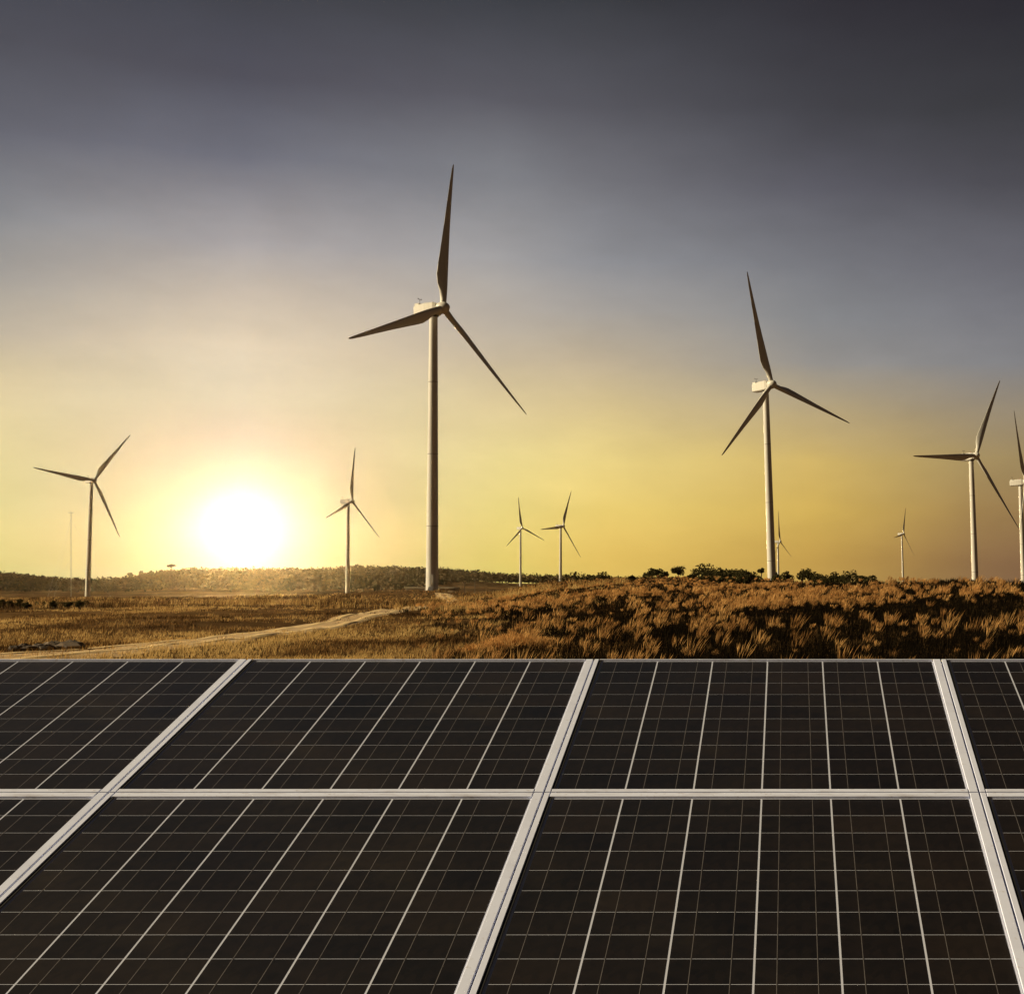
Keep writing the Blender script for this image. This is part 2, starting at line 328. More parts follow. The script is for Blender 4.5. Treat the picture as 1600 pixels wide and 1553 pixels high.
def height(x, y):
    x = np.asarray(x, float); y = np.asarray(y, float)
    d = np.hypot(x, y) + 1e-6; b = np.degrees(np.arctan2(x, y)); yy = np.maximum(y, d * 0.3)
    zb = np.interp(yy, [0, 45, 100, 200, 375, 600, 900, 1200], [0, 0, -0.15, -0.9, -2.4, -4.4, -7.2, -8.8])
    rz = np.interp(b, RT_B, RT_Z)
    zb = zb + (rz + 8.8) * sstep(1150, 2150, yy)
    zb = zb + 2.45 * np.exp(-(((x + 96) / 34) ** 2 + ((y - 372) / 60) ** 2))          # mound of the nearest turbine
    dc = np.interp(b, HC_B, HC_D); zc = np.interp(b, HC_B, HC_Z)
    up = zc * np.clip((yy - 28) / (dc - 28), 0, 1) ** 0.92
    dn = zc - np.maximum(yy - dc, 0) * 0.045
    zh = np.where(yy < dc, up, np.maximum(dn, -9.0))
    zh = np.where(yy > 1200, np.maximum(zh, -9 + (rz + 9) * sstep(1200, 2150, yy)), zh)
    w = sstep(float(BEAR(640)), float(BEAR(850)), b) * (1 - sstep(25, 60, b))
    z = zb * (1 - w) + zh * w
    amp = sstep(8, 45, d)
    z = z + amp * (vnoise(x / 23, y / 31, 3) * 0.42 + vnoise(x / 7, y / 9, 5) * 0.20 + vnoise(x / 2.3, y / 2.6, 9) * 0.10 * (d < 300)) * np.clip(1.4 - d / 700, 0.45, 1)
    return z
def hz(x, y): return float(height(np.array([x]), np.array([y]))[0])

az = np.radians(np.concatenate([np.arange(-180, -38, 4.0), np.arange(-38, 16, 0.16), np.arange(16, 180, 4.0)]))
rg = np.concatenate([[0.8], np.geomspace(2.0, 3300, 250)])
AZ, RG = np.meshgrid(az, rg); gx = RG * np.sin(AZ); gy = RG * np.cos(AZ); gzv = height(gx, gy)
V = np.stack([gx, gy, gzv], -1).reshape(-1, 3); na, nr = len(az), len(rg)
i, j = np.meshgrid(np.arange(nr - 1), np.arange(na), indexing='ij'); j2 = (j + 1) % na
Q = np.stack([i * na + j, i * na + j2, (i + 1) * na + j2, (i + 1) * na + j], -1).reshape(-1, 4)[:, ::-1]
cidx = len(V); V = np.vstack([V, [[0, 0, hz(0, 0)]]])
ground = link('ground', tri_mesh('ground', V, Q, GROUND, smooth=True)); tag(ground, kind='structure')

def ribbon(name, pts, widths, m, lift, kind=None, seed=1, n=9, steps=90, shift=0.0, parent=None):
    pts = np.array(pts, float); tt = np.linspace(0, 1, len(pts)); t = np.linspace(0, 1, steps)
    cx = np.interp(t, tt, pts[:, 0]); cy = np.interp(t, tt, pts[:, 1]); w = np.interp(t, tt, widths)
    for _ in range(6):
        cx[1:-1] = (cx[:-2] + cx[1:-1] * 2 + cx[2:]) / 4; cy[1:-1] = (cy[:-2] + cy[1:-1] * 2 + cy[2:]) / 4
    dx, dy = np.gradient(cx), np.gradient(cy); l = np.hypot(dx, dy); nx, ny = -dy / l, dx / l
    cx, cy = cx + nx * shift, cy + ny * shift
    rows = []
    for k in range(n):
        s = k / (n - 1) - 0.5
        wob = 1 + 0.6 * vnoise(t * 40 + seed * 17, np.full_like(t, k // (n // 2 + 1) * 5.0), seed) if k in (0, n - 1) else 1.0
        X = cx + nx * w * s * wob; Y = cy + ny * w * s * wob
        rows.append(np.stack([X, Y, height(X, Y) + lift * (1 - (2 * abs(s)) ** 4 * 0.9)], -1))
    V = np.array(rows).reshape(-1, 3); a, b = np.meshgrid(np.arange(n - 1), np.arange(steps - 1), indexing='ij')
    Q = np.stack([a * steps + b, a * steps + b + 1, (a + 1) * steps + b + 1, (a + 1) * steps + b], -1).reshape(-1, 4)[:, ::-1]
    return tag(link(name, tri_mesh(name, V, Q, m, smooth=True), parent), kind=kind)
TRACK_PTS = [(-20.2, 26), (-21.3, 36), (-21.7, 45), (-22.3, 52), (-25, 72), (-31, 105), (-41, 166), (-57, 235), (-86, 340)]
TR = ribbon('dirt_track', TRACK_PTS, [3.0, 3.2, 3.4, 3.0, 2.6, 2.5, 2.9, 3.4, 4.5], TRACKD, 0.07, 'structure', 3)
for sh in (-0.72, 0.72): ribbon('wheel_rut', TRACK_PTS, [0.75, 0.7, 0.7, 0.7, 0.75, 0.8, 0.9, 1.0, 1.2], TRACK, 0.095, None, 7 if sh > 0 else 9, n=5, steps=160, shift=sh, parent=TR)

# ------------------------------------------------------------------ wind turbines
def airfoil(n=14):
    pts = []
    for k in range(n):
        a = 2 * math.pi * k / n; x = 0.5 - 0.5 * math.cos(a); yt = math.sin(a)
        pts.append((x, yt))
    return pts
def blade_mesh(Rt=41.0):
    mb = MB(); rr = []
    st = [(0.9, 1.7, 1.0, 0.0), (2.4, 1.7, 1.0, 0.0), (4.5, 2.15, 0.68, 0.35), (6.5, 2.95, 0.42, 0.8), (9.0, 3.35, 0.29, 1), (12, 3.1, 0.24, 1), (17, 2.55, 0.21, 1),
          (23, 1.95, 0.19, 1), (30, 1.4, 0.17, 1), (36, 0.95, 0.16, 1), (39.5, 0.62, 0.15, 1), (40.7, 0.34, 0.15, 1), (Rt, 0.08, 0.15, 1)]
    for r, c, th, fo in st:
        tw = R(13 + 14 * (1 - r / Rt) ** 2); cd = Vector((-math.sin(tw), -math.cos(tw), 0)); td = Vector((math.cos(tw), -math.sin(tw), 0))
        ring = []
        for x, yt in airfoil(16):
            sx = math.sqrt(max(x, 0)) * (1 - x) * 2.6 / 1.0
            prof_f = min(sx, 1.0) * (1 if yt >= 0 else -1) * 0.5; prof_c = yt * 0.5
            prof = prof_c * (1 - fo) + prof_f * fo
            off = 0.5 * (1 - fo) + 0.27 * fo
            p = cd * ((x - off) * c) + td * (prof * th * c)
            bend = -0.9 * (r / Rt) ** 2.2 * -1
            ring.append((p.x + bend, p.y, r))
        rr.append(ring)
    mb.rings(rr, 0, True, True); return mb.mesh('blade', PAINT)
BLADE = blade_mesh()
def collar_mesh():
    mb = MB(); mb.lathe([(0.93, 0.75), (0.97, 0.8), (0.97, 1.15), (0.90, 1.2)], 18); return mb.mesh('root_collar', DARKMETAL)
COLLAR = collar_mesh()
def hub_mesh():
    mb = MB(); mb.lathe([(1.25, -1.35), (1.5, -1.2), (1.62, -0.3), (1.55, 0.55), (1.25, 1.25), (0.8, 1.75), (0.3, 1.98), (0.05, 2.0)], 24, axis='x'); return mb.mesh('hub', PAINT)
HUB = hub_mesh()
def nacelle_mesh():
    mb = MB(); rr = []
    for x, w, zt, zb in [(-5.9, 1.15, 1.35, -1.15), (-5.6, 1.4, 1.6, -1.4), (-2.0, 1.6, 1.85, -1.6), (0.9, 1.6, 1.75, -1.65), (1.75, 1.35, 1.45, -1.45)]:
        b = 0.32
        rr.append([(x, -w + b, zb), (x, w - b, zb), (x, w, zb + b), (x, w, zt - b), (x, w - b, zt), (x, -w + b, zt), (x, -w, zt - b), (x, -w, zb + b)])
    mb.rings(rr, 0, False, True); return mb.mesh('nacelle', PAINT)
NACELLE = nacelle_mesh()
def small(fn, name, m):
    mb = MB(); fn(mb); return mb.mesh(name, m)
COOLER = small(lambda b: b.box(-5.5, -4.1, -1.15, 1.15, 0, 0.55, 0, 0.08), 'cooler_box', PAINT)
WMAST = small(lambda b: (b.tube([(0, 0, 0), (0, 0, 1.5)], [0.06, 0.05]), b.tube([(0, -0.6, 1.2), (0, 0.6, 1.2)], [0.04, 0.04]), b.box(-0.1, 0.1, -0.7, -0.5, 1.2, 1.5), b.box(-0.1, 0.1, 0.5, 0.7, 1.2, 1.45)), 'weather_mast', DARKMETAL)
BEACON = small(lambda b: b.lathe([(0.22, 0), (0.24, 0.1), (0.2, 0.45), (0.05, 0.55)], 10), 'warning_beacon', REDLAMP)
YAW = small(lambda b: b.lathe([(1.15, -2.1), (1.35, -2.0), (1.35, -1.55), (1.2, -1.4)], 20), 'yaw_ring', DARKMETAL)
DOOR = small(lambda b: b.box(-0.5, 0.5, -0.10, 0.10, 0, 2.1, 0, 0.03), 'tower_door', PAINT)
STEPS = small(lambda b: [b.box(-0.7, 0.7, -0.35 - 0.35 * (3 - k), -0.35 * (3 - k) + 0.05, 0, 0.25 * (k + 1)) for k in range(4)], 'entry_steps', STEEL)

def turbine(hpx, D, psi, phi, lean, label, near):
    H = Vector((px_x(hpx[0], D), D, EYE + (CY - hpx[1]) / F_PX * D))
    ov, tau = 3.2, R(5); psi = R(psi)
    # the tower foot: back from the hub along the shaft, then down along the (very slightly leaning) tower
    top = H - Vector((math.cos(psi) * ov, math.sin(psi) * ov, 0.25))
    zg = hz(top.x, top.y)
    hgt = top.z - zg
    bx = top.x - math.tan(R(lean)) * hgt
    zg = hz(bx, top.y) - 0.4; hgt = (top.z - zg) / math.cos(R(lean))
    root = empty('wind_turbine', (bx, top.y, zg), (0, R(lean), 0)); tag(root, label, 'wind turbine', 'white three bladed turbines of the wind farm')
    mb = MB(); n = 28; hh = hgt - 1.6
    rb, rt = 1.66, 1.10
    mb.lathe([(rb + (rt - rb) * f ** 1.0, hh * f) for f in np.linspace(0, 1, 9)], n)
    tw = mb.build('tower', PAINT, root)
    for f in (0.24, 0.5, 0.76):
        m2 = MB(); r = rb + (rt - rb) * f; m2.lathe([(r - 0.01, hh * f - 0.12), (r + 0.035, hh * f - 0.1), (r + 0.035, hh * f + 0.1), (r - 0.01, hh * f + 0.12)], n, cap=False); m2.build('flange', FLANGE, tw)
    if near:
        m2 = MB(); m2.lathe([(2.9, -0.2), (2.9, 0.52), (2.6, 0.6), (1.5, 0.62)], 28); m2.build('foundation_ring', m_plain('concrete', (0.42, 0.38, 0.33), 0.9), root)
        link('tower_door', DOOR, tw, (0.25, -rb + 0.06, 2.6)); link('entry_steps', STEPS, root, (0.25, -rb - 0.1, 0.55))
    nz_ = hgt
    c = Matrix.Rotation(psi, 4, 'Z')
    def put(o, m): o.matrix_local = m; return o
    nac = put(link('nacelle', NACELLE, root), Matrix.Translation((0, 0, nz_)) @ c @ Matrix.Rotation(-tau * 0.6, 4, 'Y'))
    link('yaw_ring', YAW, root, (0, 0, nz_ + 0.1))
    link('cooler_box', COOLER, nac, (0, 0, 1.62)); link('weather_mast', WMAST, nac, (-4.6, 0, 2.15)); link('warning_beacon', BEACON, nac, (-0.6, 0.6, 1.8))
    hm = Matrix.Translation((0, 0, nz_)) @ c @ Matrix.Translation((ov, 0, 0.25)) @ Matrix.Rotation(-tau, 4, 'Y')
    put(link('hub', HUB, root), hm)
    for k in range(3):
        b = put(link('blade', BLADE, root), hm @ Matrix.Rotation(-R(phi + 120 * k), 4, 'X') @ Matrix.Rotation(R(1.2), 4, 'Y'))
        link('root_collar', COLLAR, b)
    return root
turbine((692, 481), 370, -25.8, 8.8, 0.3, 'tallest and nearest white wind turbine, rising from the end of the dirt track', True)
turbine((1206, 601), 499, -43.8, 107.5, -1.9, 'second largest wind turbine, right of centre, standing behind dark crest shrubs', True)
turbine((1525, 712), 639, -53, 27.7, -1.9, 'wind turbine over the right hill with one blade pointing level to the left', False)
turbine((1603, 753), 772, -27, 103, -1.9, 'wind turbine cut off by the right edge of the picture', False)
turbine((147, 750), 922, -34.8, 36.8, 2.0, 'wind turbine on the far left, standing in the flat field beside a thin mast', False)
turbine((550, 783), 1012, -14, 9.5, 0.4, 'slim wind turbine between the sun and the tallest turbine', False)
turbine((816, 825), 1816, -34.5, 112.5, 0, 'small distant wind turbine, left one of the close pair right of the tallest turbine', False)
turbine((880, 822), 1436, -27.5, 23, 0.2, 'small distant wind turbine, right one of the close pair, on the hill shoulder', False)
turbine((1219, 846), 1844, -19, 0.2, -0.8, 'tiny distant wind turbine half hidden just right of the second largest tower', False)
turbine((1412, 834), 2016, -28, 21, -1.8, 'tiny distant wind turbine standing alone between two larger ones on the right', False)

# ------------------------------------------------------------------ far masts, buildings
def guyed_mast(px, D, ytop, label):
    x = px_x(px, D); z0 = hz(x, D); h = EYE + (CY - ytop) / F_PX * D - z0
    r = empty('measuring_mast', (x, D, z0)); tag(r, label, 'mast')
    mb = MB(); s = 0.17
    for a in range(3):
        t = 2 * math.pi * a / 3; mb.tube([(s * math.cos(t), s * math.sin(t), 0), (s * math.cos(t), s * math.sin(t), h)], [0.035, 0.035], 5)
    for k in range(int(h / 1.2)):
        for a in range(3):
            t = 2 * math.pi * a / 3; u = 2 * math.pi * (a + 1) / 3
            mb.tube([(s * math.cos(t), s * math.sin(t), k * 1.2), (s * math.cos(u), s * math.sin(u), k * 1.2 + 1.2)], [0.016, 0.016], 3)
    mb.build('lattice', STEEL, r)
    for a in range(3):
        t = 2 * math.pi * a / 3 + 0.4
        for f in (0.45, 0.92):
            m2 = MB(); m2.tube([(0, 0, h * f), (h * 0.42 * math.cos(t), h * 0.42 * math.sin(t), 0)], [0.02, 0.02], 4); m2.build('guy_wire', STEEL, r)
    m2 = MB(); m2.tube([(-1.4, 0, h - 1), (1.4, 0, h - 1)], [0.05, 0.05], 5); m2.box(1.3, 1.5, -0.1, 0.1, h - 1, h - 0.6); m2.box(-1.5, -1.3, -0.1, 0.1, h - 1, h - 0.6); m2.build('sensor_boom', STEEL, r)
guyed_mast(111, 880, 799, 'thin lattice measuring mast left of the far left turbine')
def pole(px, D, ytop, label):
    x = px_x(px, D); z0 = hz(x, D); h = EYE + (CY - ytop) / F_PX * D - z0
    r = empty('utility_pole', (x, D, z0)); tag(r, label, 'pole', 'utility poles by the low building')
    mb = MB(); mb.tube([(0, 0, -0.3), (0, 0, h)], [0.17, 0.12], 8); mb.build('shaft', BARK, r)
    m2 = MB(); m2.box(-1.1, 1.1, -0.08, 0.08, h - 0.7, h - 0.5); m2.build('crossarm', BARK, r)
    for s in (-0.9, 0.9):
        m3 = MB(); m3.lathe([(0.05, h - 0.5), (0.09, h - 0.4), (0.05, h - 0.25)], 8, c=(s, 0, 0)); m3.build('insulator', WALLP, r)
pole(742, 540, 903, 'taller slim utility pole right of the low pale building')
pole(726, 640, 909, 'short utility pole at the right end of the low pale building')
def low_house(name, px, D, ytop, length, depth, label, pitched):
    x = px_x(px, D); ztop = EYE + (CY - ytop) / F_PX * D; z0 = hz(x, D); h = max(ztop - z0, 2.6)
    r = empty(name, (x, D, z0), (0, 0, R(-6))); tag(r, label, 'building')
    mb = MB(); l, d = length / 2, depth / 2; hw = h - (1.4 if pitched else 0.3)
    mb.box(-l, l, -d, d, -1.5, hw); mb.build('wall', WALLP, r)
    m2 = MB()
    if pitched:
        e = 0.5
        m2.add([(-l - e, -d - e, hw), (l + e, -d - e, hw), (l + e, 0, h), (-l - e, 0, h), (-l - e, d + e, hw), (l + e, d + e, hw)], [(0, 1, 2, 3), (3, 2, 5, 4), (1, 5, 2), (0, 3, 4), (0, 4, 5, 1)])
    else: m2.box(-l - 0.5, l + 0.5, -d - 0.5, d + 0.5, hw, h)
    m2.build('roof', ROOFM if pitched else WALLP, r)
    n = max(2, int(length / 4))
    for k in range(n):
        wx = -l + (k + 0.5) * length / n
        m3 = MB()
        if k == n - 1: m3.box(wx - 0.5, wx + 0.5, -d - 0.05, -d + 0.1, 0.0, 2.1); m3.build('door', DARKMETAL, r)
        else:
            m3.box(wx - 0.7, wx + 0.7, -d - 0.04, -d + 0.1, 1.0, 2.0); w = m3.build('window', DARKMETAL, r)
            m4 = MB(); m4.box(wx - 0.8, wx + 0.8, -d - 0.14, -d + 0.05, 0.88, 0.98); m4.build('sill', WALLP, w)
low_house('substation_building', 676, 560, 917.5, 20, 7, 'long low pale building behind the foot of the tallest turbine', False)

# ------------------------------------------------------------------ trees, shrubs, woodland
def leaf_cloud(centers, radii, nper, size, rng, flat=0.8):
    """leaf-clump quads spread through the volume of ellipsoidal lobes; returns verts, quads, tint"""
    C = np.repeat(centers, nper, 0); Rr = np.repeat(radii, nper, 0); n = len(C)
    u = rng.normal(size=(n, 3)); u /= np.linalg.norm(u, axis=1)[:, None]
    rad = rng.uniform(0.35, 1.06, n) ** 0.6
    P = C + u * rad[:, None] * Rr
    a = rng.normal(size=(n, 3)); a /= np.linalg.norm(a, axis=1)[:, None]
    b = np.cross(a, u + rng.normal(size=(n, 3)) * 0.5); b /= np.linalg.norm(b, axis=1)[:, None] + 1e-9
    s = (size if np.ndim(size) else np.full(n, size)) * rng.uniform(0.55, 1.3, n)
    a = a * s[:, None]; b = b * (s * rng.uniform(0.5, 0.9, n))[:, None]
    V = np.stack([P - a - b * 0.4, P + a * 0.3 - b, P + a + b * 0.4, P - a * 0.2 + b], 1).reshape(-1, 3)
    Q = np.arange(n * 4).reshape(-1, 4)
    tn = np.repeat(np.clip(rng.normal(0.45, 0.22, n), 0, 1), 4)
    return V, Q, tn
def make_tree(px, D, ytop, width, label, group=None, lobes=7, leafsize=0.3, style='round', nper=95, seed=0, name='tree', cat='tree', sink=0.0, m=None):
    rng = np.random.default_rng(seed * 31 + 5)
    x = px_x(px, D); z0 = hz(x, D) - sink; h = max(EYE + (CY - ytop) / F_PX * D - z0, 0.8)
    r = empty(name, (x, D, z0)); tag(r, label, cat, group)
    w = width / 2; mb = MB(); tips = []
    if style == 'umbrella': zc, hz_ = h * 0.86, h * 0.13
    elif style == 'shrub': zc, hz_ = h * 0.5, h * 0.46
    else: zc, hz_ = h * 0.62, h * 0.36
    tb = h * (0.06 if style == 'shrub' else 0.03) + 0.03
    fork = zc - hz_ * (0.7 if style != 'shrub' else 0.95)
    mb.tube([(0, 0, -0.2), (rng.normal() * 0.05 * h, rng.normal() * 0.03 * h, fork * 0.5), (0, 0, fork)], [tb, tb * 0.8, tb * 0.6], 7)
    cs, rs = [], []
    for k in range(lobes):
        a = 2 * math.pi * (k + rng.uniform(-0.3, 0.3)) / lobes; q = rng.uniform(0.25, 0.72) if k else 0.0
        c = np.array([math.cos(a) * w * q, math.sin(a) * w * q, zc + hz_ * rng.uniform(-0.5, 0.6) * (1 - q * 0.5) + (hz_ * 0.35 if k == 0 else 0)])
        cs.append(c); rs.append(np.array([w * rng.uniform(0.32, 0.52), w * rng.uniform(0.32, 0.52), hz_ * rng.uniform(0.36, 0.6)]))
        mid = np.array([c[0] * 0.4, c[1] * 0.4, (fork + c[2]) / 2]); mb.tube([(0, 0, fork * 0.95), tuple(mid), tuple(c)], [tb * 0.5, tb * 0.33, tb * 0.12], 5)
    mb.build('trunk', BARK, r)
    V, Q, tn = leaf_cloud(np.array(cs), np.array(rs), nper, leafsize, rng)
    link('crown', tri_mesh('crown', V, Q, m or LEAF_DARK, attr=tn), r)
    return r
# trees that stand out against the sky on the right crest
make_tree(1060, 255, 882, 3.6, 'rounded open-crowned tree sticking up on the skyline right of centre', lobes=11, leafsize=0.17, nper=60, seed=1, sink=-0.2)
make_tree(1190, 225, 887, 1.5, 'leaning flat-topped small tree just left of the second largest tower', lobes=6, leafsize=0.13, style='umbrella', seed=2)
make_tree(988, 200, 907, 1.7, 'dark ragged bush alone on the sunlit slope left of the shrub row', lobes=6, leafsize=0.16, style='shrub', seed=3, name='bush', cat='bush')
make_tree(1083, 185, 905, 2.3, 'dark spiky bush low on the slope under the rounded skyline tree', lobes=7, leafsize=0.17, style='shrub', seed=4, name='bush', cat='bush')
ORD = ['', 'first', 'second', 'third', 'fourth', 'fifth', 'sixth', 'seventh', 'eighth', 'ninth', 'tenth', 'eleventh', 'twelfth']
SHR = [(895, 320, 899, 4), (917, 320, 896, 4), (942, 300, 899, 2.5), (1018, 262, 894, 1.7), (1028, 258, 893, 1.9), (1039, 262, 895, 1.2), (1096, 240, 889, 2.2), (1108, 238, 891, 2.3), (1120, 236, 890, 2.5), (1133, 234, 892, 2.3), (1146, 230, 889, 2.2),
       (1158, 222, 893, 2.0), (1170, 218, 895, 1.8), (1180, 222, 893, 1.9), (1214, 205, 897, 1.0), (1229, 195, 896, 1.4), (1254, 178, 894, 1.1), (1266, 172, 893, 1.3), (1279, 168, 896, 1.4), (1293, 163, 898, 1.3), (1304, 158, 899, 1.2),
       (1318, 152, 900, 1.3), (1332, 148, 898, 1.4), (1345, 144, 901, 1.2), (1362, 138, 905, 1.1)]
for k, (px, D, yt, w) in enumerate(SHR):
    if px > 1200: grp = (ORD[sum(q[0] > 1200 and q[0] <= px for q in SHR)] + ' dark shrub to the right of the second largest tower along the skyline', 'shrubs along the right skyline')
    elif px > 1090: grp = (ORD[sum(1090 < q[0] < 1200 and q[0] >= px for q in SHR)] + ' dark skyline shrub to the left of the second largest tower', 'shrubs along the right skyline')
    else: grp = (ORD[sum(q[0] < 1090 and q[0] >= px for q in SHR)] + ' small dark skyline shrub to the left of the rounded open-crowned tree', 'shrubs on the middle skyline')
    make_tree(px, D, yt - 4 - (k * 7 % 5), w * 2.0, grp[0], grp[1], lobes=6, leafsize=0.12 * D / 170, style='shrub', nper=80, seed=20 + k, name='shrub', cat='shrub')
for k, (px, D, yt, w) in enumerate([(1098, 175, 903, 1.2), (1112, 170, 904, 1.4), (1128, 165, 903, 1.3), (1142, 160, 905, 1.4), (1156, 158, 903, 1.3), (1168, 155, 906, 1.2)]):
    make_tree(px, D, yt, w, ORD[k + 1] + ' from the left of six dark upright shrubs on the slope below the skyline shrubs', 'upright shrubs on the upper slope', lobes=5, leafsize=0.13, style='shrub', nper=80, seed=60 + k, name='shrub', cat='shrub')
LB = [(4, 150, 939, 0.9, 'dark bush at the left edge of the field'), (17, 148, 938, 0.8, 'dark upright bush, second from the left edge of the field'), (31, 146, 940, 1.0, 'dark bush, third from the left edge of the field'), (41, 142, 944, 0.9, 'low round dark bush, fourth from the left edge of the field'),
      (57, 150, 944, 0.4, 'tiny bush between the edge bushes and the long hedge-like bush'), (69, 150, 945, 0.4, 'tiny bush just left of the long hedge-like bush'), (88, 152, 942, 1.4, 'left end of the long hedge-like clump of dark bushes'), (103, 154, 941, 1.7, 'middle of the long hedge-like clump of dark bushes'),
      (118, 154, 942, 1.7, 'right part of the long hedge-like clump of dark bushes'), (134, 156, 945, 1.5, 'right end of the long hedge-like clump of dark bushes'), (108, 142, 950, 0.9, 'low round bush in front of the hedge-like clump'), (124, 142, 951, 0.9, 'low flat bush in front of the right part of the hedge-like clump'), (84, 132, 951, 0.7, 'small low bush in front of the left end of the hedge-like clump')]
for k, (px, D, yt, w, lb) in enumerate(LB):
    make_tree(px, D, yt, w * 1.2, lb, 'bushes in the left field', lobes=5, leafsize=0.11, style='shrub', nper=80, seed=90 + k, name='bush', cat='bush')
for k, (px, D, yt, w, st, lb) in enumerate([(204, 1900, 894.5, 11, 'umbrella', 'flat-topped tree on the far skyline right of the far left turbine'), (222, 1950, 890, 8, 'round', 'slender tree on the far skyline, second right of the far left turbine'),
        (236, 1980, 892, 9, 'umbrella', 'small flat-topped tree on the far skyline left of the sun'), (268, 2000, 881, 13, 'umbrella', 'tallest flat-topped tree on the far skyline left of the sun'), (253, 2000, 889, 9, 'round', 'rounded tree beside the tallest flat-topped tree left of the sun')]):
    make_tree(px, D, yt, w, lb, None, lobes=6, leafsize=1.1, style=st, nper=50, seed=130 + k, m=LEAF_WOOD)
# the far wood, one mass of crowns climbing the ridge
cells = []
for d in np.arange(1230, 2240, 13.0):
    pxs = np.arange(-160, 1010, 12.0 * F_PX / d); cells.append(np.stack([pxs + RNG.uniform(-5, 5, len(pxs)), d + RNG.uniform(-6, 6, len(pxs))], 1))
cells = np.concatenate(cells); pxv, dv = cells[:, 0], cells[:, 1]
keep = (dv > np.interp(pxv, [-160, 60, 180, 250, 440, 640, 700, 800, 860, 1010], [1250, 1260, 1330, 1320, 1250, 1260, 1600, 1890, 1900, 1900])) & (RNG.random(len(dv)) < 0.93)
keep &= vnoise(pxv / 60, dv / 90, 21) > -0.40
pxv, dv = pxv[keep], dv[keep]; xv = (pxv - CX) / F_PX * dv; zv = height(xv, dv)
hh = RNG.uniform(8.5, 17, len(xv)); ww = RNG.uniform(4.5, 8.5, len(xv))
V, Q, tn = leaf_cloud(np.stack([xv, dv, zv + hh * 0.62], 1), np.stack([ww, ww, hh * 0.4], 1), 26, 1.55, RNG)
tn = np.clip(tn + np.repeat(RNG.normal(0, 0.2, len(xv)), 26 * 4), 0, 1)
tag(link('woodland', tri_mesh('woodland', V, Q, LEAF_WOOD, attr=tn)), 'dense brown green wood covering the far ridge', 'woodland', None, 'stuff')

# ------------------------------------------------------------------ grasses
def blades(x, y, h, nb, width, lean, spread, rng, wind=0.15, z=None):
    n = len(x); X = np.repeat(x, nb); Y = np.repeat(y, nb); Hh = np.repeat(h, nb) * rng.uniform(0.55, 1.15, n * nb); W = np.repeat(width, nb)
    Z = np.repeat(height(x, y) if z is None else z, nb) - 0.03
    t = rng.uniform(0, 2 * np.pi, n * nb); q = np.sqrt(rng.random(n * nb)) * np.repeat(spread, nb)
    bx, by = X + np.cos(t) * q, Y + np.sin(t) * q
    ln = rng.uniform(0.1, 1.0, n * nb) * lean
    dx, dy = np.cos(t) * ln + wind, np.sin(t) * ln
    o = rng.uniform(0, np.pi, n * nb); ox, oy = np.cos(o) * W / 2, np.sin(o) * W / 2
    mx, my, mz = bx + dx * Hh * 0.35, by + dy * Hh * 0.35, Z + Hh * 0.62
    tx, ty, tz = bx + dx * Hh, by + dy * Hh, Z + Hh * (1 - 0.25 * np.hypot(dx, dy))
    V = np.stack([np.stack([bx - ox, by - oy, Z], -1), np.stack([bx + ox, by + oy, Z], -1), np.stack([mx - ox * .8, my - oy * .8, mz], -1), np.stack([mx + ox * .8, my + oy * .8, mz], -1), np.stack([tx, ty, tz], -1)], 1)
    k = np.arange(n * nb)[:, None] * 5
    T = np.concatenate([k + [0, 1, 3], k + [0, 3, 2], k + [2, 3, 4]], 1).reshape(-1, 3)
    return V.reshape(-1, 3), T, (tx, ty, tz)
def plumes(x, y, h, nb, width, rng, wind=0.28):
    """feathery seed heads carried above a tuft: each a slim leaf-shaped face"""
    n = len(x); X = np.repeat(x, nb); Y = np.repeat(y, nb); Hh = np.repeat(h, nb); Z = np.repeat(height(x, y), nb)
    t = rng.uniform(0, 2 * np.pi, n * nb); q = np.sqrt(rng.random(n * nb)) * Hh * 0.34
    sx, sy, sz = X + np.cos(t) * q, Y + np.sin(t) * q, Z + Hh * rng.uniform(0.45, 0.85, n * nb)
    L = Hh * rng.uniform(0.3, 0.6, n * nb); dx = np.cos(t) * 0.25 + wind * rng.uniform(0.4, 1.8, n * nb); dy = np.sin(t) * 0.25
    o = rng.uniform(0, np.pi, n * nb); W = np.repeat(width, nb) * rng.uniform(0.6, 1.3, n * nb); ox, oy = np.cos(o) * W / 2, np.sin(o) * W / 2
    m = 0.45
    V = np.stack([np.stack([sx, sy, sz], -1), np.stack([sx + dx * L * m - ox, sy + dy * L * m - oy, sz + L * m], -1), np.stack([sx + dx * L * m + ox, sy + dy * L * m + oy, sz + L * m], -1), np.stack([sx + dx * L, sy + dy * L, sz + L * 0.9], -1)], 1)
    k = np.arange(n * nb)[:, None] * 4
    T = np.concatenate([k + [0, 2, 1], k + [1, 2, 3]], 1).reshape(-1, 3)
    return V.reshape(-1, 3), T
def tintv(n, per, rng, mu=0.45, sd=0.22, tuft=None): return np.repeat(np.clip(rng.normal(mu, sd, n) + (0 if tuft is None else tuft), 0, 1), per)

